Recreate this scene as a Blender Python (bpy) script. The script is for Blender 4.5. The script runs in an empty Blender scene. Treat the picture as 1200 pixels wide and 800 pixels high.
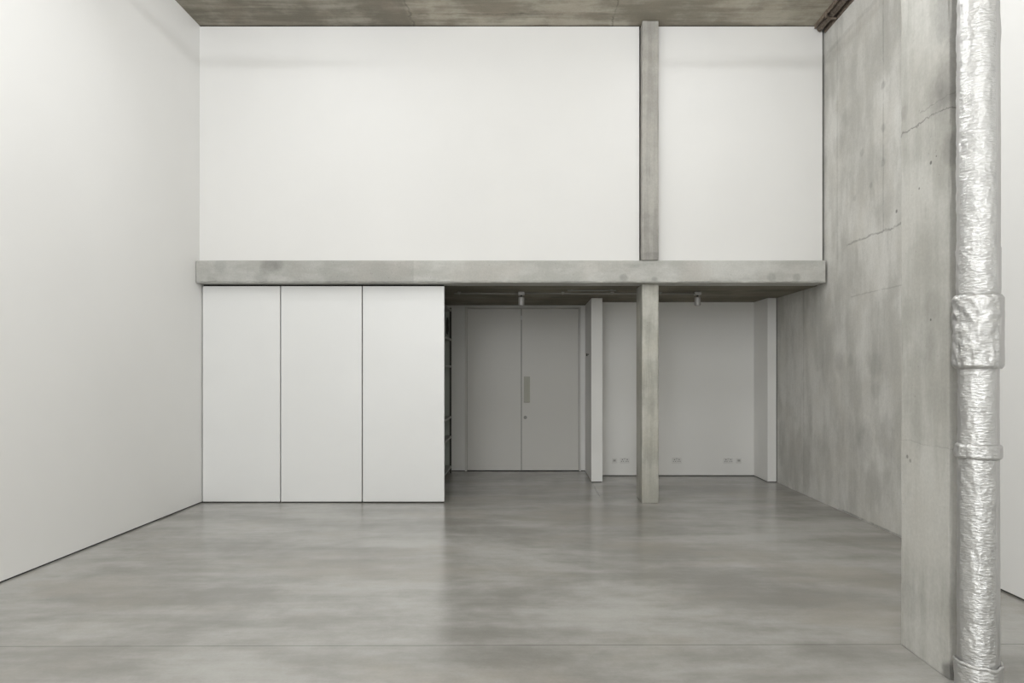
import bpy, bmesh, math, random
from mathutils import Vector, noise

C = bpy.context.scene.collection
H = 1.6                      # eye height
XL, XR = -3.99, 3.58         # left wall, right concrete wall
ZC, ZS = 5.784, 2.66         # high ceiling, soffit of the gallery
YB = 8.163                   # face of the beam
YP = 8.317                   # face of the white panels
YU = 8.264                   # face of the upper white wall
YD = 10.95                   # door wall
YA = 10.45                   # alcove back wall
YF = 9.85                    # front of the two white fins

# ------------------------------------------------------------------ nodes
class NT:
    def __init__(s, name):
        s.m = bpy.data.materials.new(name); s.m.use_nodes = True
        s.t = s.m.node_tree; s.t.nodes.clear()
        s.out = s.t.nodes.new('ShaderNodeOutputMaterial')
        s.b = s.t.nodes.new('ShaderNodeBsdfPrincipled')
        s.t.links.new(s.b.outputs[0], s.out.inputs[0])
        s._pos = None
    def put(s, sock, v):
        if isinstance(v, bpy.types.NodeSocket): s.t.links.new(v, sock)
        elif v is not None:
            if isinstance(v, (tuple, list)) and len(v) == 3 and sock.type == 'RGBA': v = (*v, 1)
            sock.default_value = v
    def pos(s):
        if s._pos is None:
            s._pos = s.t.nodes.new('ShaderNodeNewGeometry').outputs['Position']
            x = s.t.nodes.new('ShaderNodeSeparateXYZ'); s.put(x.inputs[0], s._pos)
            s.x, s.y, s.z = x.outputs
        return s._pos
    def math(s, op, a, b=None, c=None, clamp=False):
        n = s.t.nodes.new('ShaderNodeMath'); n.operation = op; n.use_clamp = clamp
        s.put(n.inputs[0], a)
        if b is not None: s.put(n.inputs[1], b)
        if c is not None: s.put(n.inputs[2], c)
        return n.outputs[0]
    def scaled(s, v, sc, off=(0, 0, 0)):
        n = s.t.nodes.new('ShaderNodeMapping'); s.put(n.inputs['Vector'], v)
        n.inputs['Scale'].default_value = sc; n.inputs['Location'].default_value = off
        return n.outputs[0]
    def noise(s, vec, scale, detail=4, rough=.55, dist=0):
        n = s.t.nodes.new('ShaderNodeTexNoise'); s.put(n.inputs['Vector'], vec)
        n.inputs['Scale'].default_value = scale; n.inputs['Detail'].default_value = detail
        n.inputs['Roughness'].default_value = rough; n.inputs['Distortion'].default_value = dist
        return n.outputs['Fac']
    def voro(s, vec, scale, feature='F1'):
        n = s.t.nodes.new('ShaderNodeTexVoronoi'); n.feature = feature
        s.put(n.inputs['Vector'], vec); n.inputs['Scale'].default_value = scale
        return n.outputs['Distance']
    def ramp(s, v, a, b, c=0., d=1., smooth=True):
        n = s.t.nodes.new('ShaderNodeMapRange')
        if smooth: n.interpolation_type = 'SMOOTHSTEP'
        s.put(n.inputs['Value'], v)
        for k, q in zip(('From Min', 'From Max', 'To Min', 'To Max'), (a, b, c, d)): s.put(n.inputs[k], q)
        return n.outputs[0]
    def mixc(s, f, a, b, mode='MIX'):
        n = s.t.nodes.new('ShaderNodeMix'); n.data_type = 'RGBA'; n.blend_type = mode
        s.put(n.inputs['Factor'], f); s.put(n.inputs['A'], None); s.put(n.inputs[6], a); s.put(n.inputs[7], b)
        return n.outputs[2]
    def mulc(s, col, f):
        n = s.t.nodes.new('ShaderNodeVectorMath'); n.operation = 'SCALE'
        s.put(n.inputs[0], col); s.put(n.inputs['Scale'], f); return n.outputs[0]
    def bump(s, h, strength=.3, dist=.01):
        n = s.t.nodes.new('ShaderNodeBump'); s.put(n.inputs['Height'], h)
        n.inputs['Strength'].default_value = strength; n.inputs['Distance'].default_value = dist
        s.put(s.b.inputs['Normal'], n.outputs[0])
    def fin(s, color, rough=.5, metal=0., spec=.5):
        s.put(s.b.inputs['Base Color'], color); s.put(s.b.inputs['Roughness'], rough)
        s.put(s.b.inputs['Metallic'], metal); s.b.inputs['Specular IOR Level'].default_value = spec
        return s.m

def rgb(r, g, b):  # sRGB 0-255 -> linear
    f = lambda c: (c/255/12.92) if c/255 <= .04045 else ((c/255+.055)/1.055)**2.4
    return (f(r), f(g), f(b))

def plain(name, col, rough=.5, metal=0., spec=.5, var=.0):
    n = NT(name); p = n.pos()
    c = col
    if var:
        v = n.ramp(n.noise(p, 1.3, 3), .3, .7, 1-var, 1+var)
        c = n.mulc((*col,)[:3], v) if False else n.mulc(rgbnode(n, col), v)
    return n.fin(c, rough, metal, spec)
def rgbnode(n, col):
    r = n.t.nodes.new('ShaderNodeRGB'); r.outputs[0].default_value = (*col, 1); return r.outputs[0]

def emis(name, col, strength):
    n = NT(name); n.b.inputs['Emission Color'].default_value = (*col, 1); n.b.inputs['Emission Strength'].default_value = strength
    return n.fin((.9, .9, .9), .5)

def concrete(name, dark, light, warm, stretch=(1, 1, .25), lines=(), spots=(), step=None, contrast=1., pits=.5, blot=1., rough=.62, seed=0., spec=.4, grain=.06):
    """cast concrete: cloudy tone, streaks along the boards, pits, lift joints, tie holes"""
    n = NT(name); p = n.pos()
    off = (seed*3.1, seed*1.7, seed*5.3)
    q = n.scaled(p, (1, 1, 1), off)
    st = n.scaled(p, stretch, off)
    big = n.ramp(n.noise(q, 1.1*blot, 5, .6), .34, .68)
    streak = n.ramp(n.noise(st, 5.5, 5, .62), .3, .7)
    f = n.math('ADD', n.math('MULTIPLY', big, .55), n.math('MULTIPLY', streak, .45))
    f = n.ramp(f, .5-.5/contrast, .5+.5/contrast)
    col = n.mixc(f, dark, light)
    wf = n.ramp(n.noise(n.scaled(q, (1, 1, 1), (9, 4, 2)), 2.1, 3), .42, .75, 0, .55)
    col = n.mixc(wf, col, warm)
    fine = n.ramp(n.noise(q, 46, 4, .7), .25, .75, 1-grain, 1+grain)
    col = n.mulc(col, fine)
    blotch = n.ramp(n.noise(n.scaled(st, (1, 1, 1), (3, 8, 1)), 3.3, 6, .7), .58, .76, 1., .8)
    col = n.mulc(col, blotch)
    vd = n.voro(q, 19)
    gate = n.ramp(n.noise(q, 3.7, 2), .52, .6)
    pit = n.math('MULTIPLY', n.ramp(vd, .05, .11, 1, 0), gate)
    col = n.mulc(col, n.math('SUBTRACT', 1, n.math('MULTIPLY', pit, .35*pits)))
    h = n.math('ADD', n.math('MULTIPLY', n.noise(q, 30, 6, .7), .5), n.math('MULTIPLY', pit, -1.2*pits))
    h = n.math('ADD', h, n.math('MULTIPLY', n.noise(st, 22, 3), .5))
    ax = {'x': n.x, 'y': n.y, 'z': n.z}
    wob = n.math('SUBTRACT', n.noise(q, 5.5, 5, .7), .5)
    for L in lines:   # axis, value, half width, depth of tone, wobble, (axis, lo, hi)
        a, v, w, d, wb = L[:5]
        dist = n.math('ABSOLUTE', n.math('ADD', n.math('SUBTRACT', ax[a], v), n.math('MULTIPLY', wob, wb)))
        mk = n.ramp(dist, w*.4, w*1.3, 1, 0)
        brk = n.ramp(n.noise(q, 7, 3), .33, .52, .25, 1)
        mk = n.math('MULTIPLY', mk, brk)
        for r in L[5:]:
            mk = n.math('MULTIPLY', mk, n.math('MULTIPLY', n.math('GREATER_THAN', ax[r[0]], r[1]), n.math('LESS_THAN', ax[r[0]], r[2])))
        col = n.mulc(col, n.math('SUBTRACT', 1, n.math('MULTIPLY', mk, d)))
        h = n.math('SUBTRACT', h, n.math('MULTIPLY', mk, d*1.5))
    for S in spots:   # x, y, z, radius, tone
        d3 = n.t.nodes.new('ShaderNodeVectorMath'); d3.operation = 'DISTANCE'
        n.put(d3.inputs[0], p); d3.inputs[1].default_value = S[:3]
        dd = n.math('ADD', d3.outputs['Value'], n.math('MULTIPLY', wob, S[3]*1.2))
        col = n.mulc(col, n.ramp(dd, S[3]*.5, S[3]*1.2, 1-S[4], 1))
    if step:
        for (a, v, w, lo, hi) in step:
            sv = n.math('ADD', ax[a], n.math('MULTIPLY', wob, w*1.5))
            col = n.mulc(col, n.ramp(sv, v-w, v+w, lo, hi))
    n.bump(h, .35, .006)
    return n.fin(col, rough, 0, spec)

# ------------------------------------------------------------------ materials
M = {}
def wallpaint(name, col, rough=.55):
    n = NT(name); p = n.pos()
    v = n.ramp(n.noise(p, .8, 3), .3, .7, .985, 1.01)
    n.bump(n.noise(p, 160, 3), .05, .002)
    return n.fin(n.mulc(rgbnode(n, col), v), rough, 0, .35)
M['white'] = wallpaint('white_paint', (.80, .797, .785))
M['lacquer'] = wallpaint('white_lacquer', (.80, .805, .80), .32)
M['alcove'] = wallpaint('alcove_paint', (.82, .817, .80))
M['door'] = wallpaint('door_paint', (.665, .655, .625), .42)
M['gap'] = plain('shadow_gap', (.035, .034, .03), .9, 0, .1)
M['steel'] = plain('brushed_steel', (.40, .395, .34), .5, .1)
M['darksteel'] = plain('dark_steel', (.055, .055, .05), .5, .3)
M['greysteel'] = plain('grey_steel', (.30, .305, .29), .5, .2)
M['galv'] = plain('galvanised', (.36, .35, .33), .5, .4)
M['greenpanel'] = plain('grey_green_panel', (.36, .39, .355), .5)
M['lampgrey'] = plain('lamp_grey', (.42, .41, .40), .45, .3)
M['plate'] = plain('socket_plastic', (.74, .735, .72), .35)
M['pin'] = plain('socket_dark', (.06, .06, .06), .5)
M['switch'] = plain('socket_switch', (.5, .5, .48), .3)
M['housing'] = plain('added_lamp_housing', (.7, .7, .7), .5)
M['tube'] = emis('added_lamp_tube', (1, .98, .95), 2.0)  # glow for the tubes of the added batten lights
M['lens'] = plain('lamp_lens', (.65, .65, .64), .2)

G_D, G_L, G_W = rgb(140, 139, 131), rgb(178, 177, 169), rgb(160, 154, 140)
M['c_wall'] = concrete('concrete_wall', rgb(180, 179, 174), rgb(211, 210, 206), rgb(196, 193, 186), (1, 1, .24), contrast=1.15,
    lines=[('z', 3.02, .012, .38, .12, ('y', 0, 7.7)), ('y', 6.9, .008, .32, .015, ('z', 3.02, 6)), ('y', 7.93, .008, .25, .015, ('z', 2.9, 6)),
           ('z', 2.43, .008, .2, .04, ('y', 0, 7.6)), ('y', 8.9, .01, .2, .02), ('z', 5.42, .03, .12, .1), ('z', .012, .012, .4, .03, ('y', 0, 7.9))],
    spots=[(XR, 6.65, 3.16, .02, .6), (XR, 7.05, 1.66, .14, .14), (XR, 7.05, 1.40, .10, .10), (XR, 7.89, 1.7, .12, .14), (XR, 7.6, 1.72, .09, .1), (XR, 7.3, .84, .2, .15), (XR, 6.85, .95, .22, .14), (XR, 7.9, 4.2, .16, .12), (XR, 7.7, 4.45, .12, .1), (XR, 6.9, 4.49, .05, .2), (XR, 6.9, 4.06, .05, .22), (XR, 6.9, 3.71, .05, .2), (XR, 7.34, 3.95, .05, .2), (XR, 7.15, 3.55, .04, .18), (XR, 7.5, 3.5, .04, .16)], seed=1, spec=.3, rough=.7)
M['c_beam'] = concrete('concrete_beam', rgb(174, 174, 169), rgb(199, 199, 195), rgb(188, 184, 178), (.3, 1, 1), blot=1.6, contrast=1.2,
    step=[('x', -1.38, .01, .86, 1.0)], lines=[('z', 2.672, .008, .25, .04)], spots=[(-3.11, YB, 2.87, .12, .2), (-3.0, YB, 2.87, .07, .16), (-3.70, YB, 2.86, .09, .16), (-3.2, YB, 2.72, .1, .12), (1.13, YB, 2.72, .05, .25), (1.5, YB, 2.70, .04, .25), (2.9, YB, 2.72, .06, .2), (3.2, YB, 2.72, .05, .2)], seed=2, pits=1.3)
M['c_upcol'] = concrete('concrete_upper_column', rgb(150, 148, 143), rgb(177, 175, 169), rgb(166, 162, 154), (3, 3, .15), blot=2, contrast=1.2,
    step=[('z', 3.02, .015, .82, 1.0)], seed=3)
M['c_col'] = concrete('concrete_column', rgb(158, 157, 149), rgb(190, 189, 181), rgb(174, 170, 158), (3, 3, .2), blot=2, contrast=1.3, seed=4, pits=1.)
M['c_pier'] = concrete('concrete_pier', rgb(158, 157, 151), rgb(187, 186, 181), rgb(174, 171, 164), (1.4, 1.4, .2), blot=1.3, contrast=1.2,
    lines=[('z', 2.98, .005, .42, .13), ('z', 3.04, .004, .25, .1, ('y', 3, 3.8)), ('z', 1.2, .003, .16, .05)],
    spots=[(2.177, 3.70, 2.73, .011, .7), (2.177, 3.65, 2.75, .006, .6), (2.177, 3.81, 2.62, .007, .6), (2.177, 3.70, 1.88, .008, .7), (2.177, 3.93, 1.11, .012, .5), (2.177, 3.90, 1.09, .012, .4),
           (2.18, 3.54, .03, .07, .55), (2.24, 3.53, 3.1, .22, .3), (2.22, 3.53, 3.45, .16, .3), (2.22, 3.53, 2.75, .1, .25), (2.24, 3.53, 3.75, .2, .2), (2.177, 3.58, 3.05, .07, .16), (2.177, 3.62, 3.1, .05, .14), (2.177, 3.97, 3.1, .05, .14), (2.177, 3.75, 1.75, .12, .08), (2.177, 3.7, 1.95, .1, .08), (2.177, 3.9, .3, .12, .12)], seed=5, pits=.6)
M['c_ceil'] = concrete('concrete_ceiling', rgb(132, 127, 115), rgb(178, 173, 160), rgb(153, 143, 129), (.14, 1.2, 1), blot=1.2, contrast=1.6,
    step=[('x', -1.42, .03, .80, 1.06)], lines=[('x', -1.4, .015, .3, .15), ('y', 8.0, .01, .3, .12, ('x', -1.3, 0.4)), ('x', 1.0, .01, .3, .1)], seed=6, spec=.2, rough=.8)
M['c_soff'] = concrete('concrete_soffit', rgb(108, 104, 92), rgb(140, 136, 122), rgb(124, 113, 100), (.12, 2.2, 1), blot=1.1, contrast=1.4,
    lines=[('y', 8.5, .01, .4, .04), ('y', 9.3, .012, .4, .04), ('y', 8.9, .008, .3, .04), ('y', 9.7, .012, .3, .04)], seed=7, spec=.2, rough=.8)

def floor_mat():
    n = NT('polished_concrete'); p = n.scaled(n.pos(), (1, 1, 1), (13.3, 7.7, .43))
    a = n.scaled(p, (.6, 1.05, 1), (3.3, 1.9, .2)); b = n.scaled(p, (.3, 1.5, 1), (4, 2, 0))
    n1 = n.noise(a, 1.05, 7, .6, .35)
    n2 = n.noise(b, 2.0, 5, .6)
    n3 = n.noise(p, 4.5, 6, .62)
    f = n.math('ADD', n.math('ADD', n.math('MULTIPLY', n1, .5), n.math('MULTIPLY', n2, .35)), n.math('MULTIPLY', n3, .15))
    f = n.ramp(f, .385, .615)
    col = n.mixc(f, rgb(132, 130, 125), rgb(170, 169, 165))
    wf = n.ramp(n.noise(n.scaled(p, (.6, 1, 1), (7, 7, 0)), 1.6, 4), .48, .72, 0, .6)
    col = n.mixc(wf, col, rgb(150, 145, 136))
    col = n.mulc(col, n.ramp(n.noise(p, 60, 3, .6), .3, .7, .975, 1.025))
    # saw cuts
    j = n.math('ABSOLUTE', n.math('SUBTRACT', n.y, n.math('ADD', 3.99, n.math('MULTIPLY', n.x, .006))))
    m1 = n.ramp(j, .0025, .006, 1, 0)
    d2 = n.math('ABSOLUTE', n.math('SUBTRACT', n.x, .905))
    m2 = n.math('MULTIPLY', n.ramp(d2, .002, .006, 1, 0), n.math('MULTIPLY', n.math('GREATER_THAN', n.y, 8.75), n.math('LESS_THAN', n.y, 9.85)))
    m = n.math('MAXIMUM', m1, m2)
    col = n.mulc(col, n.math('SUBTRACT', 1, n.math('MULTIPLY', m, .5)))
    r = n.math('MULTIPLY_ADD', n1, .10, .17)
    n.bump(n.math('SUBTRACT', n.math('MULTIPLY', n.noise(p, 3.2, 3), .6), m), .03, .004)
    return n.fin(col, r, 0, .75)
M['floor'] = floor_mat()

def foil_mat():
    n = NT('crinkled_foil'); tc = n.t.nodes.new('ShaderNodeTexCoord').outputs['Object']
    sp = n.t.nodes.new('ShaderNodeSeparateXYZ'); n.put(sp.inputs[0], tc)
    # rings of wrinkles run round the pipe; the lapped strip on the right is smooth
    w1 = n.noise(n.scaled(tc, (1, 1, 5)), 26, 6, .68, .6)
    w2 = n.voro(n.scaled(tc, (1, 1, 2.2)), 42)
    h = n.math('ADD', n.math('MULTIPLY', w1, .7), n.math('MULTIPLY', w2, .35))
    ang = n.math('ARCTAN2', sp.outputs[1], sp.outputs[0])
    smooth = n.ramp(ang, -1.23, -1.21, 1, .10)
    h = n.math('MULTIPLY', h, smooth)
    n.bump(h, .55, .012)
    col = n.mixc(n.noise(tc, 12, 4), (.46, .46, .455), (.68, .68, .67))
    col = n.mixc(smooth, (.56, .555, .55), col)
    r = n.ramp(smooth, 0, 1, .46, .30, False)
    return n.fin(col, r, .93)
M['foil'] = foil_mat()
M['foildark'] = plain('foil_backing', (.16, .15, .14), .7, .2)
def rust():
    n = NT('weathered_steel'); p = n.pos()
    f = n.ramp(n.noise(p, 30, 5, .7), .35, .65)
    n.bump(n.noise(p, 60, 4), .3, .004)
    return n.fin(n.mixc(f, rgb(92, 80, 68), rgb(132, 120, 108)), .75)
M['rust'] = rust()

# ------------------------------------------------------------------ mesh helpers
def link_mesh(name, bm, mat, parent=None, smooth=False, loc=None):
    bmesh.ops.recalc_face_normals(bm, faces=bm.faces)
    if loc is not None: bmesh.ops.translate(bm, verts=bm.verts, vec=-Vector(loc))
    me = bpy.data.meshes.new(name); bm.to_mesh(me); bm.free()
    if smooth:
        for f in me.polygons: f.use_smooth = True
    me.materials.append(mat)
    o = bpy.data.objects.new(name, me); C.objects.link(o)
    if loc is not None: o.location = loc
    if parent:
        o.parent = parent
        o.location = Vector(loc or (0, 0, 0)) - parent.location
    return o
def box(bm, x0, x1, y0, y1, z0, z1, bev=0.):
    r = bmesh.ops.create_cube(bm, size=1)
    for v in r['verts']:
        v.co = Vector((x0+(v.co.x+.5)*(x1-x0), y0+(v.co.y+.5)*(y1-y0), z0+(v.co.z+.5)*(z1-z0)))
    if bev:
        es = list({e for v in r['verts'] for e in v.link_edges})
        bmesh.ops.bevel(bm, geom=es, offset=bev, segments=2, affect='EDGES', profile=.5)
def cyl(bm, x, y, z0, z1, r0, r1=None, seg=24, axis='z', caps=True):
    r1 = r0 if r1 is None else r1
    res = bmesh.ops.create_cone(bm, cap_ends=caps, segments=seg, radius1=r0, radius2=r1, depth=z1-z0)
    for v in res['verts']:
        c = v.co.copy(); c.z += (z0+z1)/2
        if axis == 'z': v.co = Vector((x+c.x, y+c.y, c.z))
        elif axis == 'x': v.co = Vector((c.z, x+c.x, y+c.y))       # x,y args are then world y,z
        else: v.co = Vector((x+c.x, c.z, y+c.y))                   # x,y args are then world x,z
def spaced(a, b, s, e=.012):
    n = max(1, int(round((b-a)/s))); L = [a+(b-a)*i/n for i in range(n+1)]
    if b-a > 4*e: L = [a, a+e] + [v for v in L if a+e*1.6 < v < b-e*1.6] + [b-e, b]
    return L
def cast_box(x0, x1, y0, y1, z0, z1, sx, sy, sz, chip=.008, seed=0, bow=.0015):
    """a concrete block with worn, slightly chipped arrises"""
    bm = bmesh.new(); X, Y, Z = spaced(x0, x1, sx), spaced(y0, y1, sy), spaced(z0, z1, sz); V = {}
    lim = ((x0, x1), (y0, y1), (z0, z1)); rnd = Vector((seed*7.7, seed*3.3, seed*1.1))
    def vert(i, j, k):
        if (i, j, k) not in V:
            p = Vector((X[i], Y[j], Z[k])); q = p.copy()
            on = [a for a in range(3) if abs(p[a]-lim[a][0]) < 1e-6 or abs(p[a]-lim[a][1]) < 1e-6]
            if len(on) >= 2:
                n1 = abs(noise.noise((p+rnd)*9))*1.2 + max(0, noise.noise((p+rnd)*2.3)-.28)*3.5 + .25
                for a in on:
                    s = 1 if abs(p[a]-lim[a][0]) < 1e-6 else -1
                    q[a] += s*chip*n1
            else:
                a = on[0]; q[a] += bow*noise.noise((p+rnd)*3)
            V[(i, j, k)] = bm.verts.new(q)
        return V[(i, j, k)]
    nx, ny, nz = len(X)-1, len(Y)-1, len(Z)-1
    for i in range(nx):
        for j in range(ny):
            for k in (0, nz): bm.faces.new((vert(i, j, k), vert(i+1, j, k), vert(i+1, j+1, k), vert(i, j+1, k)))
        for k in range(nz):
            for j in (0, ny): bm.faces.new((vert(i, j, k), vert(i+1, j, k), vert(i+1, j, k+1), vert(i, j, k+1)))
    for j in range(ny):
        for k in range(nz):
            for i in (0, nx): bm.faces.new((vert(i, j, k), vert(i, j+1, k), vert(i, j+1, k+1), vert(i, j, k+1)))
    return bm
def struct(name, bm, mat, parent=None):
    o = link_mesh(name, bm, mat, parent)
    if not parent: o['kind'] = 'structure'
    return o
def tag(o, label, cat, group=None):
    o['label'] = label; o['category'] = cat
    if group: o['group'] = group
    return o
def empty(name, loc, label=None, cat=None, group=None):
    o = bpy.data.objects.new(name, None); C.objects.link(o); o.location = loc; o.empty_display_size = .2
    if label: tag(o, label, cat, group)
    return o
def one(name, mat, parent, *boxes, bev=0., label=None):
    bm = bmesh.new()
    for b in boxes: box(bm, *b, bev)
    o = link_mesh(name, bm, M[mat], parent, loc=tuple(parent.location) if parent else None)
    if label: o['label'] = label
    return o
def bbox(*b, bev=0.):
    bm = bmesh.new(); box(bm, *b, bev); return bm

# ------------------------------------------------------------------ setting
WPOW = 340
YN = -5.0    # wall behind the camera
bm = bbox(XL-.2, XR+.2, YN-.2, YD+.2, -.2, 0); struct('floor', bm, M['floor'])
bm = bbox(XL-.2, XR+.2, YN-.2, YU+.25, ZC, ZC+.25); struct('ceiling', bm, M['c_ceil'])
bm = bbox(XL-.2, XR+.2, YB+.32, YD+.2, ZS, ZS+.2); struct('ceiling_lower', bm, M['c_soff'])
# left wall: white lining held off the floor by a recessed shadow gap
struct('wall_left', bbox(XL-.2, XL, YN, YD+.2, .014, ZC), M['white'])
struct('trim_1', bbox(XL-.19, XL-.012, YN, YP+.1, 0, .014), M['gap'])
# right: concrete wall, with white lining nearer the camera
struct('wall_right', bbox(XR, XR+.2, YN, YD+.2, 0, ZC), M['c_wall'])
struct('wall_right_lining', bbox(3.445, XR-.001, YN, 5.8, .014, ZC-.105), M['white'])
struct('trim_2', bbox(3.46, XR-.001, YN, 5.78, 0, .014), M['gap'])
# wall behind the camera
bm = bmesh.new(); WX0, WX1, WZ0, WZ1 = -3.8, 0., 2.0, 5.3      # with a wide high window, added out of view to bring in light
box(bm, XL, WX0, YN-.2, YN, 0, ZC); box(bm, WX1, XR, YN-.2, YN, 0, ZC); box(bm, WX0, WX1, YN-.2, YN, 0, WZ0); box(bm, WX0, WX1, YN-.2, YN, WZ1, ZC)
struct('wall_near', bm, M['white'])
bm = bmesh.new()
for i in range(6):
    x = WX0+(WX1-WX0)*i/5; box(bm, x-.03, x+.03, YN-.12, YN-.06, WZ0, WZ1)
for z in (WZ0, (WZ0+WZ1)/2, WZ1): box(bm, WX0, WX1, YN-.119, YN-.061, z-.03, z+.03)
struct('added_window_1', bm, M['greysteel'])  # frame of the added, unseen window
wl = bpy.data.lights.new('added_daylight', 'AREA'); wl.shape = 'RECTANGLE'; wl.size = WX1-WX0; wl.size_y = WZ1-WZ0; wl.energy = WPOW; wl.color = (.975, .99, 1)
wo = bpy.data.objects.new('added_daylight', wl); C.objects.link(wo); wo.location = ((WX0+WX1)/2, YN-.35, (WZ0+WZ1)/2); wo.rotation_euler = (math.pi/2, 0, 0)  # area lamp added outside the opening to light the room
# upper white wall on the gallery edge (two fields either side of the column)
XC0, XC1 = 132.*YB/800+.005, 151.5*YB/800
struct('wall_upper', bbox(XL+.001, XC0-.018, YU, YU+.12, 2.93, ZC-.012), M['white'])
struct('wall_upper_right', bbox(XC1+.001, XR-.03, YU, YU+.12, 2.93, ZC-.012), M['white'])
struct('trim_3', bbox(XL+.001, XR-.001, YU+.12, YU+.14, 2.9, ZC-.001), M['gap'])
struct('trim_4', bbox(XL+.001, XR-.03, YU+.02, YU+.12, ZC-.012, ZC-.001), M['gap'])
# door wall with its opening
DX0, DX1, DZ = -72.5*YD/800, 58.2*YD/800, 2.605
bm = bmesh.new()
box(bm, -1.62, DX0-.035, YD, YD+.15, .012, ZS-.001); box(bm, DX1+.035, .905, YD, YD+.15, .012, ZS-.001)
box(bm, DX0-.035, DX1+.035, YD, YD+.15, DZ+.03, ZS-.001)
struct('wall_back', bm, M['alcove'])
struct('trim_5', bbox(-1.62, .9, YD+.012, YD+.15, 0, .012), M['gap'])
struct('wall_passage', bbox(-1.75, -1.62, YP+.06, YD+.15, 0, ZS-.001), M['alcove'])
# alcove back wall, and the two white fins that stop short in front of it
FX0, FX1 = .899, 1.059
struct('wall_alcove', bbox(FX1+.001, XR-.02, YA, YA+.12, .012, ZS-.001), M['alcove'])
struct('trim_6', bbox(FX1+.001, XR-.02, YA+.012, YA+.11, 0, .012), M['gap'])
# door
d = empty('door_1', (0, YD, 0)); d['kind'] = 'structure'
fr = bmesh.new()
for a, b in ((DX0-.035, DX0-.004), (DX1+.004, DX1+.035)): box(fr, a, b, YD-.012, YD+.10, 0, DZ+.03, .003)
box(fr, DX0-.035, DX1+.035, YD-.0118, YD+.10, DZ+.004, DZ+.03, .003)
link_mesh('door_frame', fr, M['door'], d, loc=(0, YD, 0))
DXM = -9.*YD/800
la = one('door_leaf', 'door', d, (DX0, DXM-.004, YD+.018, YD+.062, .008, DZ), bev=.002)
lb = one('door_leaf', 'door', d, (DXM+.004, DX1, YD+.018, YD+.062, .008, DZ), bev=.002)
st = one('door_stop', 'gap', d, (DX0, DX1, YD+.064, YD+.09, 0, DZ+.004))
def sub(name, bm, mat, leaf, label=None):
    o = link_mesh(name, bm, M[mat], None, loc=(0, YD, 0)); o.parent = leaf; o.location = (0, 0, 0)
    if label: o['label'] = label
    return o
px = lambda x: (x-620)*YD/800
pz = lambda y: H+(435-y)*YD/800
bm = bbox(px(613.8), px(621), YD+.012, YD+.02, pz(471.5), pz(441), bev=.002)
box(bm, px(613.8), px(621), YD-.012, YD+.012, pz(471.5), pz(470.3), .002)
sub('pull_plate', bm, 'steel', lb, 'brushed metal pull plate')
bm = bmesh.new(); cyl(bm, px(615.6), pz(489), YD+.004, YD+.02, .028, .026, 28, 'y')
sub('lock_cylinder', bm, 'greysteel', lb, 'dark round lock cylinder')
bm = bbox(px(610.2), px(612), YD+.006, YD+.02, pz(374.5), pz(369.7), bev=.003)
sub('pale_edge_piece', bm, 'lens', lb, 'small pale piece at the meeting edge')  # small pale block where the two leaves meet

# ------------------------------------------------------------------ concrete frame
o = link_mesh('concrete_beam', cast_box(XL+.002, XR-.03, YB, YB+.32, ZS, 2.926, .035, .16, .09, .007, 1), M['c_beam'], loc=(0, YB, ZS))
tag(o, 'long horizontal concrete beam across the room above the white panels and alcove', 'beam')
o = link_mesh('concrete_column', cast_box(XC0, XC1, YB-.018, YU+.119, 2.927, ZC-.001, .1, .1, .035, .005, 2), M['c_upcol'], loc=(XC0, YB, 2.927))
tag(o, 'upper concrete column against the high white wall, standing on the beam', 'column', None)
YK = 8.275
o = link_mesh('concrete_column', cast_box(132.5*YK/800, 151.9*YK/800, YK, YK+.45, 0, ZS-.001, .1, .12, .035, .006, 3), M['c_col'], loc=(1.47, YK, 0))
tag(o, 'lower free-standing concrete column under the beam in front of the alcove', 'column')
o = link_mesh('concrete_column', cast_box(2.177, 2.385, 3.536, 4.0, 0, ZC-.001, .1, .12, .03, .005, 4), M['c_pier'], loc=(2.28, 3.77, 0))
tag(o, 'tall deep concrete pier in the right foreground behind the foil pipe', 'column')
# white fins
o = link_mesh('partition_fin', bbox(FX0, FX1, YF, YD-.001, .010, ZS-.001, bev=.002), M['alcove'], loc=(FX0, YF, 0))
fin = empty('partition_fin', (FX0, YF, 0), 'white partition fin between the double door and the alcove', 'partition')
o.name = 'fin_panel'; o.parent = fin; o.location = (0, 0, 0)
one('base_gap', 'gap', fin, (FX0+.012, FX1-.012, YF+.012, YD-.01, 0, .010))
one('wall_bracket', 'darksteel', fin, (FX0-.012, FX0, 10.25, 10.55, 1.848, 1.862), (FX0-.02, FX0, 10.5, 10.54, 1.835, 1.875))
fin2 = empty('partition_fin', (3.441, YF, 0), 'white partition fin at the right end of the alcove beside the concrete wall', 'partition')
one('fin_panel', 'alcove', fin2, (3.441, XR-.012, YF, YA-.001, .010, ZS-.001), bev=.002)
one('base_gap', 'gap', fin2, (3.453, XR-.013, YF+.012, YA-.01, 0, .010))
one('edge_gap', 'gap', fin2, (XR-.012, XR-.001, YF+.01, YA-.001, 0, ZS-.002))

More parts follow.
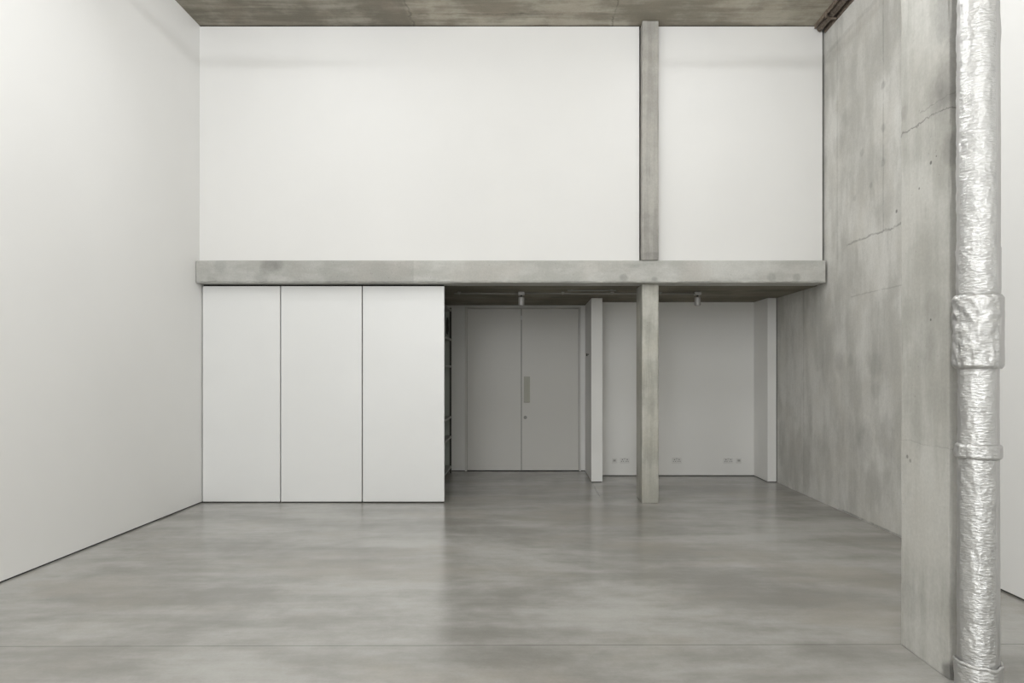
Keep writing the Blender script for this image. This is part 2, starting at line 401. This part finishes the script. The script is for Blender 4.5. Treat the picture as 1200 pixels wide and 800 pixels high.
# ------------------------------------------------------------------ three white panels
ed = [-3.976, -291.3*YP/800, -195.5*YP/800, -99.5*YP/800]
lab = ['tall white flush panel against the left wall, leftmost of three', 'tall white flush panel in the middle of the three under the beam',
       'tall white flush panel beside the dark alcove opening, rightmost of three']
for i in range(3):
    a, b = ed[i]+(.007 if i else 0), ed[i+1]-(.007 if i < 2 else 0)
    p = empty('white_panel', ((a+b)/2, YP, 0), lab[i], 'panel', 'white flush panels under the beam')
    one('panel_leaf', 'lacquer', p, (a, b, YP, YP+.045, .014, ZS-.022), bev=.0018)
    one('recessed_plinth', 'gap', p, (a+.004, b-.004, YP+.012, YP+.04, 0, .014))
struct('trim_7', bbox(XL+.001, -1.045, YP+.05, YP+.07, 0, ZS-.001), M['gap'])

# ------------------------------------------------------------------ storage rack in the passage
RX0, RX1, RY0, RY1 = -1.60, -1.222, 9.3, 10.76
r = empty('storage_rack', (-1.4, 10, 0), 'tall dark steel storage rack in the passage, half hidden behind the white panels', 'rack')
for x in (RX0, RX1-.028):
    for y in (RY0, RY1-.028): one('post', 'darksteel', r, (x, x+.028, y, y+.028, 0, 2.60), bev=.003)
for z in (2.57, 2.11, 1.69, .90, .59, .12):
    s = one('shelf', 'greysteel', r, (RX0+.004, RX1+.004, RY0+.004, RY1-.001, z-.03, z), bev=.002)
one('end_panel', 'greenpanel', r, (RX0+.03, RX1-.03, RY1-.012, RY1-.004, .05, 2.56))
one('side_brace', 'darksteel', r, (RX0+.01, RX0+.02, RY0+.03, RY1-.03, 1.25, 1.28))
# coiled cable on the top shelf bay
bm = bmesh.new()
for k in range(3):
    bmesh.ops.create_uvsphere(bm, u_segments=10, v_segments=6, radius=.001)
cu = bpy.data.curves.new('cable_coil', 'CURVE'); cu.dimensions = '3D'; cu.bevel_depth = .008; cu.bevel_resolution = 2
sp = cu.splines.new('POLY'); pts = []
for i in range(60):
    a = i/60*math.tau*3; pts.append((-1.262+.006*math.sin(a*1.7), 10.56+.07*math.cos(a), 2.30+.12*math.sin(a)*(1+.1*math.sin(i))))
sp.points.add(len(pts)-1)
for q, pt in zip(sp.points, pts): q.co = (pt[0]+1.262, pt[1]-10.56, pt[2]-2.30, 1)
bm.free()
cu.materials.append(M['darksteel'])
tmp = bpy.data.objects.new('tmp_coil', cu); C.objects.link(tmp)
bpy.context.view_layer.update()
me = bpy.data.meshes.new_from_object(tmp.evaluated_get(bpy.context.evaluated_depsgraph_get()))
bpy.data.objects.remove(tmp)
co = bpy.data.objects.new('cable_coil', me); C.objects.link(co); co.location = (-1.262, 10.56, 2.30)
tag(co, 'loop of dark cable hanging in the top bay of the steel rack', 'cable')

# ------------------------------------------------------------------ spot lamps and conduit on the soffit
YL = 9.10
def lamp(x, label, tilt):
    t = empty('ceiling_lamp', (x, YL, ZS), label, 'lamp', 'lamps under the low ceiling')
    loc = (x, YL, ZS)
    bm = bbox(x-.042, x+.042, YL-.042, YL+.042, ZS-.045, ZS-.001, bev=.006)
    link_mesh('junction_box', bm, M['lampgrey'], t, loc=loc)
    bm = bmesh.new(); cyl(bm, x, YL, ZS-.075, ZS-.04, .012)
    link_mesh('stem', bm, M['darksteel'], t, True, loc=loc)
    bm = bmesh.new(); n = 32
    prof = [(.0, -.072), (.036, -.072), (.040, -.078), (.040, -.175), (.036, -.182), (.033, -.182), (.032, -.165), (0, -.165)]
    rings = []
    for rr, zz in prof:
        rings.append([bm.verts.new((x+rr*math.cos(k*math.tau/n), YL+rr*math.sin(k*math.tau/n), ZS+zz)) for k in range(n)] if rr else [bm.verts.new((x, YL, ZS+zz))])
    for A, B in zip(rings, rings[1:]):
        for k in range(n):
            k2 = (k+1) % n
            if len(A) == 1: bm.faces.new((A[0], B[k], B[k2]))
            elif len(B) == 1: bm.faces.new((A[k], B[0], A[k2]))
            else: bm.faces.new((A[k], B[k], B[k2], A[k2]))
    s = link_mesh('lamp_shade', bm, M['lampgrey'], t, loc=loc)
    bm = bmesh.new(); cyl(bm, x, YL, ZS-.179, ZS-.167, .03); link_mesh('lens', bm, M['lens'], t, loc=loc)
lamp(-9*YL/800, 'small grey cylinder lamp on the low ceiling in front of the double door', 0)
lamp(197.5*YL/800, 'small grey cylinder lamp on the low ceiling of the alcove, right of the column', 0)
bm = bmesh.new(); cyl(bm, YL, ZS-.022, -1.0, -.147, .010, None, 12, 'x'); cyl(bm, YL, ZS-.022, -.058, 2.203, .010, None, 12, 'x')
cd = empty('cable_conduit', (0, YL, ZS), 'thin grey conduit pipe along the low ceiling joining the two lamps', 'pipe')
link_mesh('tube', bm, M['galv'], cd, True, loc=(0, YL, ZS))
for x in (-.93, .45, 1.11, 1.75):
    one('saddle_clip', 'galv', cd, (x-.02, x+.02, YL-.022, YL+.022, ZS-.014, ZS-.001), (x-.008, x+.008, YL-.013, YL+.013, ZS-.036, ZS-.012), bev=.002)
cd = empty('cable_conduit', (.8, 8.86, ZS), 'short thin conduit on the low ceiling nearer the beam, left of the column', 'pipe')
bm = bmesh.new(); cyl(bm, 8.86, ZS-.012, .5, 1.13, .008, None, 12, 'x'); link_mesh('tube', bm, M['greysteel'], cd, True, loc=(.8, 8.86, ZS))
for x in (.56, 1.07): one('saddle_clip', 'greysteel', cd, (x-.012, x+.012, 8.843, 8.877, ZS-.012, ZS), bev=.002)

# ------------------------------------------------------------------ sockets
def plate(name, xa, xb, label, cat, double, grp):
    k = YA/800; a, b = (xa-620)*k, (xb-620)*k; c = (a+b)/2; z = H-104.2*k
    w = .146 if double else .086
    t = empty(name, (c, YA, z), label, cat, grp); y = YA
    bm = bbox(c-w/2, c+w/2, y-.010, y, z-.043, z+.043, bev=.003); link_mesh('face_plate', bm, M['plate'], t, loc=(c, y, z))
    if double:
        for s in (-1, 1):
            cx = c+s*.036
            bm = bmesh.new()
            box(bm, cx-.006, cx+.006, y-.0115, y-.0095, z+.006, z+.020)
            box(bm, cx-.020, cx-.009, y-.0115, y-.0095, z-.018, z-.008); box(bm, cx+.009, cx+.020, y-.0115, y-.0095, z-.018, z-.008)
            link_mesh('pin_holes', bm, M['pin'], t, loc=(c, y, z))
            bm = bbox(c+s*.008-.005, c+s*.008+.005, y-.014, y-.009, z+.018, z+.034, bev=.001)
            link_mesh('rocker_switch', bm, M['switch'], t, loc=(c, y, z))
    else:
        bm = bbox(c-.022, c+.022, y-.0125, y-.009, z-.018, z+.018, bev=.002)
        link_mesh('outlet_insert', bm, M['switch'], t, loc=(c, y, z))
        bm = bbox(c-.009, c+.009, y-.0135, y-.0115, z-.008, z+.006); link_mesh('port', bm, M['greysteel'], t, loc=(c, y, z))
plate('wall_socket', 726.7, 737.5, 'white double socket low on the alcove wall, left of the column', 'socket', True, 'double sockets in the alcove')
plate('wall_socket', 787, 799, 'white double socket low on the alcove wall just right of the column', 'socket', True, 'double sockets in the alcove')
plate('wall_socket', 848, 858.7, 'white double socket low on the alcove wall at its right end', 'socket', True, 'double sockets in the alcove')
plate('data_outlet', 717, 723, 'white single outlet low on the alcove wall beside the white fin', 'outlet', False, 'single outlets in the alcove')
plate('data_outlet', 862.5, 869, 'white single outlet low on the alcove wall, nearest the right fin', 'outlet', False, 'single outlets in the alcove')

# ------------------------------------------------------------------ rusty steel angle under the ceiling at the right wall
t = bmesh.new()
box(t, XR-.135, XR-.002, YU-.02-7.5, YU-.02, ZC-.012, ZC-.001); box(t, XR-.014, XR-.002, YU-.02-7.5, YU-.02, ZC-.10, ZC-.012)
box(t, XR-.135, XR-.122, YU-.02-7.5, YU-.02, ZC-.05, ZC-.012)
ang = empty('steel_channel', (XR-.07, YU, ZC), 'weathered brown steel channel along the concrete wall just under the ceiling', 'channel')
link_mesh('channel_section', t, M['rust'], ang, loc=tuple(ang.location))
bm = bmesh.new(); cyl(bm, XR-.075, ZC-.055, YU-7.5, YU-.03, .034, None, 20, 'y')
link_mesh('cable', bm, M['rust'], ang, True, loc=tuple(ang.location))
for k in range(7):
    y = YU-.35-k*1.05
    one('bracket', 'rust', ang, (XR-.14, XR-.002, y-.02, y+.02, ZC-.10, ZC-.09), (XR-.14, XR-.13, y-.02, y+.02, ZC-.10, ZC-.001), bev=.001)

# ------------------------------------------------------------------ foil-wrapped pipe
PX, PY = 526.*3.35/800, 3.35
zz = lambda y: H+(435-y)*PY/800
pipe = empty('insulated_pipe', (PX, PY, 0), 'vertical pipe wrapped in crinkled silver foil in front of the concrete pier', 'pipe')
def lathe(name, z0, z1, rad, seed, dz=.008, wr=1., n=96, cap=True, label=None):
    bm = bmesh.new(); rings = []; m = max(2, int((z1-z0)/dz))
    for i in range(m+1):
        z = z0+(z1-z0)*i/m; ring = []
        for k in range(n):
            a = k*math.tau/n; ca, sa = math.cos(a), math.sin(a)
            lap = 1 if -1.22 < (a-math.tau if a > math.pi else a) < 1.5 else 0
            w = 0.12 if lap else 1.
            q = Vector((ca*1.3, sa*1.3, z*9+seed)); q2 = Vector((ca*3.2, sa*3.2, z*26+seed))
            d = .0034*noise.noise(q)+.0030*noise.noise(q2)+.0018*noise.ridged_multi_fractal(Vector((ca*4, sa*4, z*14+seed)), .9, 2, 3, 1, 2)-.001
            r_ = rad(z, a)+d*w*wr + (.0032 if lap else 0)
            ring.append(bm.verts.new((PX+r_*ca, PY+r_*sa, z)))
        rings.append(ring)
    for A, B in zip(rings, rings[1:]):
        for k in range(n): bm.faces.new((A[k], A[(k+1) % n], B[(k+1) % n], B[k]))
    if cap:
        bm.faces.new(rings[0][::-1]); bm.faces.new(rings[-1])
    o = link_mesh(name, bm, M['foil'], pipe, True, loc=(PX, PY, 0))
    if label: o['label'] = label
    return o
R0 = .0885
def rbody(z, a):
    r_ = R0 + .0015*math.sin(z*3.1)
    r_ += .004*math.exp(-((z-zz(42))/.05)**2)
    if zz(346) < z < zz(292): r_ += .0035
    if z < zz(432): r_ -= .002
    r_ += .006*math.exp(-((a-.0)/.12)**2)*(1 if z < zz(560) else 0)*(.6+.6*noise.noise(Vector((z*6, 0, 0))))
    return r_
lathe('foil_jacket', .002, ZC-.002, rbody, 1.3)
def rsleeve(z0, z1, R, e=.02):
    def f(z, a):
        t_ = min(z-z0, z1-z); return R-.012*max(0, 1-t_/e)**2
    return f
def sleeve(name, ya, yb, R, seed, e=.02, wr=1.5, label=None):
    z0, z1 = zz(yb), zz(ya); lathe(name, max(.001, z0), z1, rsleeve(z0, z1, R, e), seed, .006, wr, label=label)
sleeve('foil_sleeve', 346, 432, .1055, 7.7, .022, 2.2, 'thick crumpled foil sleeve at eye height')
sleeve('foil_band', 519, 537, .0985, 9.1, .014, 1.4)
z1 = zz(775)
lathe('foil_sleeve', .001, z1, lambda z, a: .101-.010*max(0, 1-(z1-z)/.012)**2, 21.3, .006, .9, label='smoother foil sleeve at the foot of the pipe')
# curled rim of tape on top of the foot sleeve
bm = bmesh.new(); n = 120; m = 8; rings = []
for k in range(n):
    a = k*math.tau/n; zc = z1+.004*math.sin(a*2+1)+.008*noise.noise(Vector((math.cos(a)*2, math.sin(a)*2, 0))); rr = .099+.004*noise.noise(Vector((math.cos(a)*5, math.sin(a)*5, 4)))
    rings.append([bm.verts.new((PX+(rr+.007*math.cos(b))*math.cos(a), PY+(rr+.007*math.cos(b))*math.sin(a), zc+.010*math.sin(b))) for b in [j*math.tau/m for j in range(m)]])
for k in range(n):
    A, B = rings[k], rings[(k+1) % n]
    for j in range(m): bm.faces.new((A[j], B[j], B[(j+1) % m], A[(j+1) % m]))
link_mesh('taped_rim', bm, M['foil'], pipe, True, loc=(PX, PY, 0))
# ragged open seam on the right flank
bm = bmesh.new(); prev = None; N = 60
for i in range(N+1):
    z = zz(700)+(zz(585)-zz(700))*i/N; w = .006+.012*abs(noise.noise(Vector((z*9, 3, 0))))+.006*abs(noise.noise(Vector((z*31, 5, 0))))
    w *= min(1, i/6, (N-i)/6)+.02
    x0, y0 = PX+R0*.985, PY+.018
    row = [bm.verts.new((x0-.01, y0, z)), bm.verts.new((x0+w, y0+.006, z)), bm.verts.new((x0+w, y0+.009, z)), bm.verts.new((x0-.01, y0+.006, z))]
    if prev:
        for j in range(4): bm.faces.new((prev[j], prev[(j+1) % 4], row[(j+1) % 4], row[j]))
    prev = row
fl = link_mesh('seam_flap', bm, M['foildark'], pipe, False, loc=(PX, PY, 0)); fl['label'] = 'dark ragged flap of the open seam'

# ------------------------------------------------------------------ luminaires added out of view under the high ceiling to light the room
LZ = 5.30
rows = [(6.2, .50), (4.3, 1.4), (.2, 1.6), (-2.4, 2.5)]
cols = [-1.5, .85]
POW = 43; R_ = math.radians(58)
num = ['nearest the far wall', 'second from the far wall', 'over the middle of the room', 'at the near end of the room']
side = ['in the left row', 'in the right row']
for ri, (y, f) in enumerate(rows):
    for ci, x in enumerate(cols if ri else (-1.9, 1.5)):
        t = empty('added_linear_light', (x, y, LZ), 'added unseen hanging batten light %s, %s' % (num[ri], side[ci]), 'light', 'added batten lights under the high ceiling')
        one('housing', 'housing', t, (x-.75, x+.75, y-.018, y+.018, LZ+.002, LZ+.036), bev=.003)
        bm = bmesh.new(); cyl(bm, y, LZ-.012, x-.72, x+.72, .013, None, 12, 'x'); link_mesh('tube', bm, M['tube'], t, True, loc=(x, y, LZ))
        for s in (-.5, .5):
            bm = bmesh.new(); cyl(bm, x+s, y, LZ+.036, ZC, .003, None, 6)
            link_mesh('suspension_wire', bm, M['galv'], t, loc=(x, y, LZ))
        def area(name, energy, loc, rx):  # area lamps that carry the light of the added battens
            ld = bpy.data.lights.new('batten', 'AREA'); ld.shape = 'RECTANGLE'; ld.size = 1.44; ld.size_y = .10
            ld.energy = energy; ld.color = (.975, .988, 1)
            lo = bpy.data.objects.new(name, ld); C.objects.link(lo); lo.parent = t; lo.location = loc; lo.rotation_euler = (rx, 0, 0)
        R_ = math.radians(46 if ri == 0 else 60)
        area('added_batten_light', POW*f*.5, (0, .02, -.03), R_); area('added_batten_light', POW*f*.5, (0, -.02, -.03), -R_)
        for s in (-1, 1): area('added_batten_uplight', POW*f*(.23 if ri == 0 else .12), (0, s*.02, .045), math.pi-s*.75)
        if ri: t.rotation_euler.z = math.pi/2

w = bpy.data.worlds.new('World'); bpy.context.scene.world = w; w.use_nodes = True
w.node_tree.nodes['Background'].inputs[0].default_value = (.9, .95, 1, 1); w.node_tree.nodes['Background'].inputs[1].default_value = .5

# ------------------------------------------------------------------ camera
cam = bpy.data.cameras.new('Camera'); co_ = bpy.data.objects.new('Camera', cam); C.objects.link(co_)
co_.location = (0, 0, H); co_.rotation_euler = (math.pi/2, 0, 0)
cam.sensor_width = 36; cam.lens = 24; cam.shift_x = -20/1200; cam.shift_y = 35/1200
cam.clip_start = .05
S = bpy.context.scene; S.camera = co_
S.cycles.sample_clamp_indirect = 1.5; S.cycles.caustics_reflective = False; S.cycles.caustics_refractive = False; S.cycles.use_adaptive_sampling = False; S.cycles.max_bounces = 10; S.cycles.diffuse_bounces = 8
S.view_settings.view_transform = 'Standard'; S.view_settings.look = 'None'
S.view_settings.exposure = 0; S.view_settings.gamma = 1; S.view_settings.use_curve_mapping = False
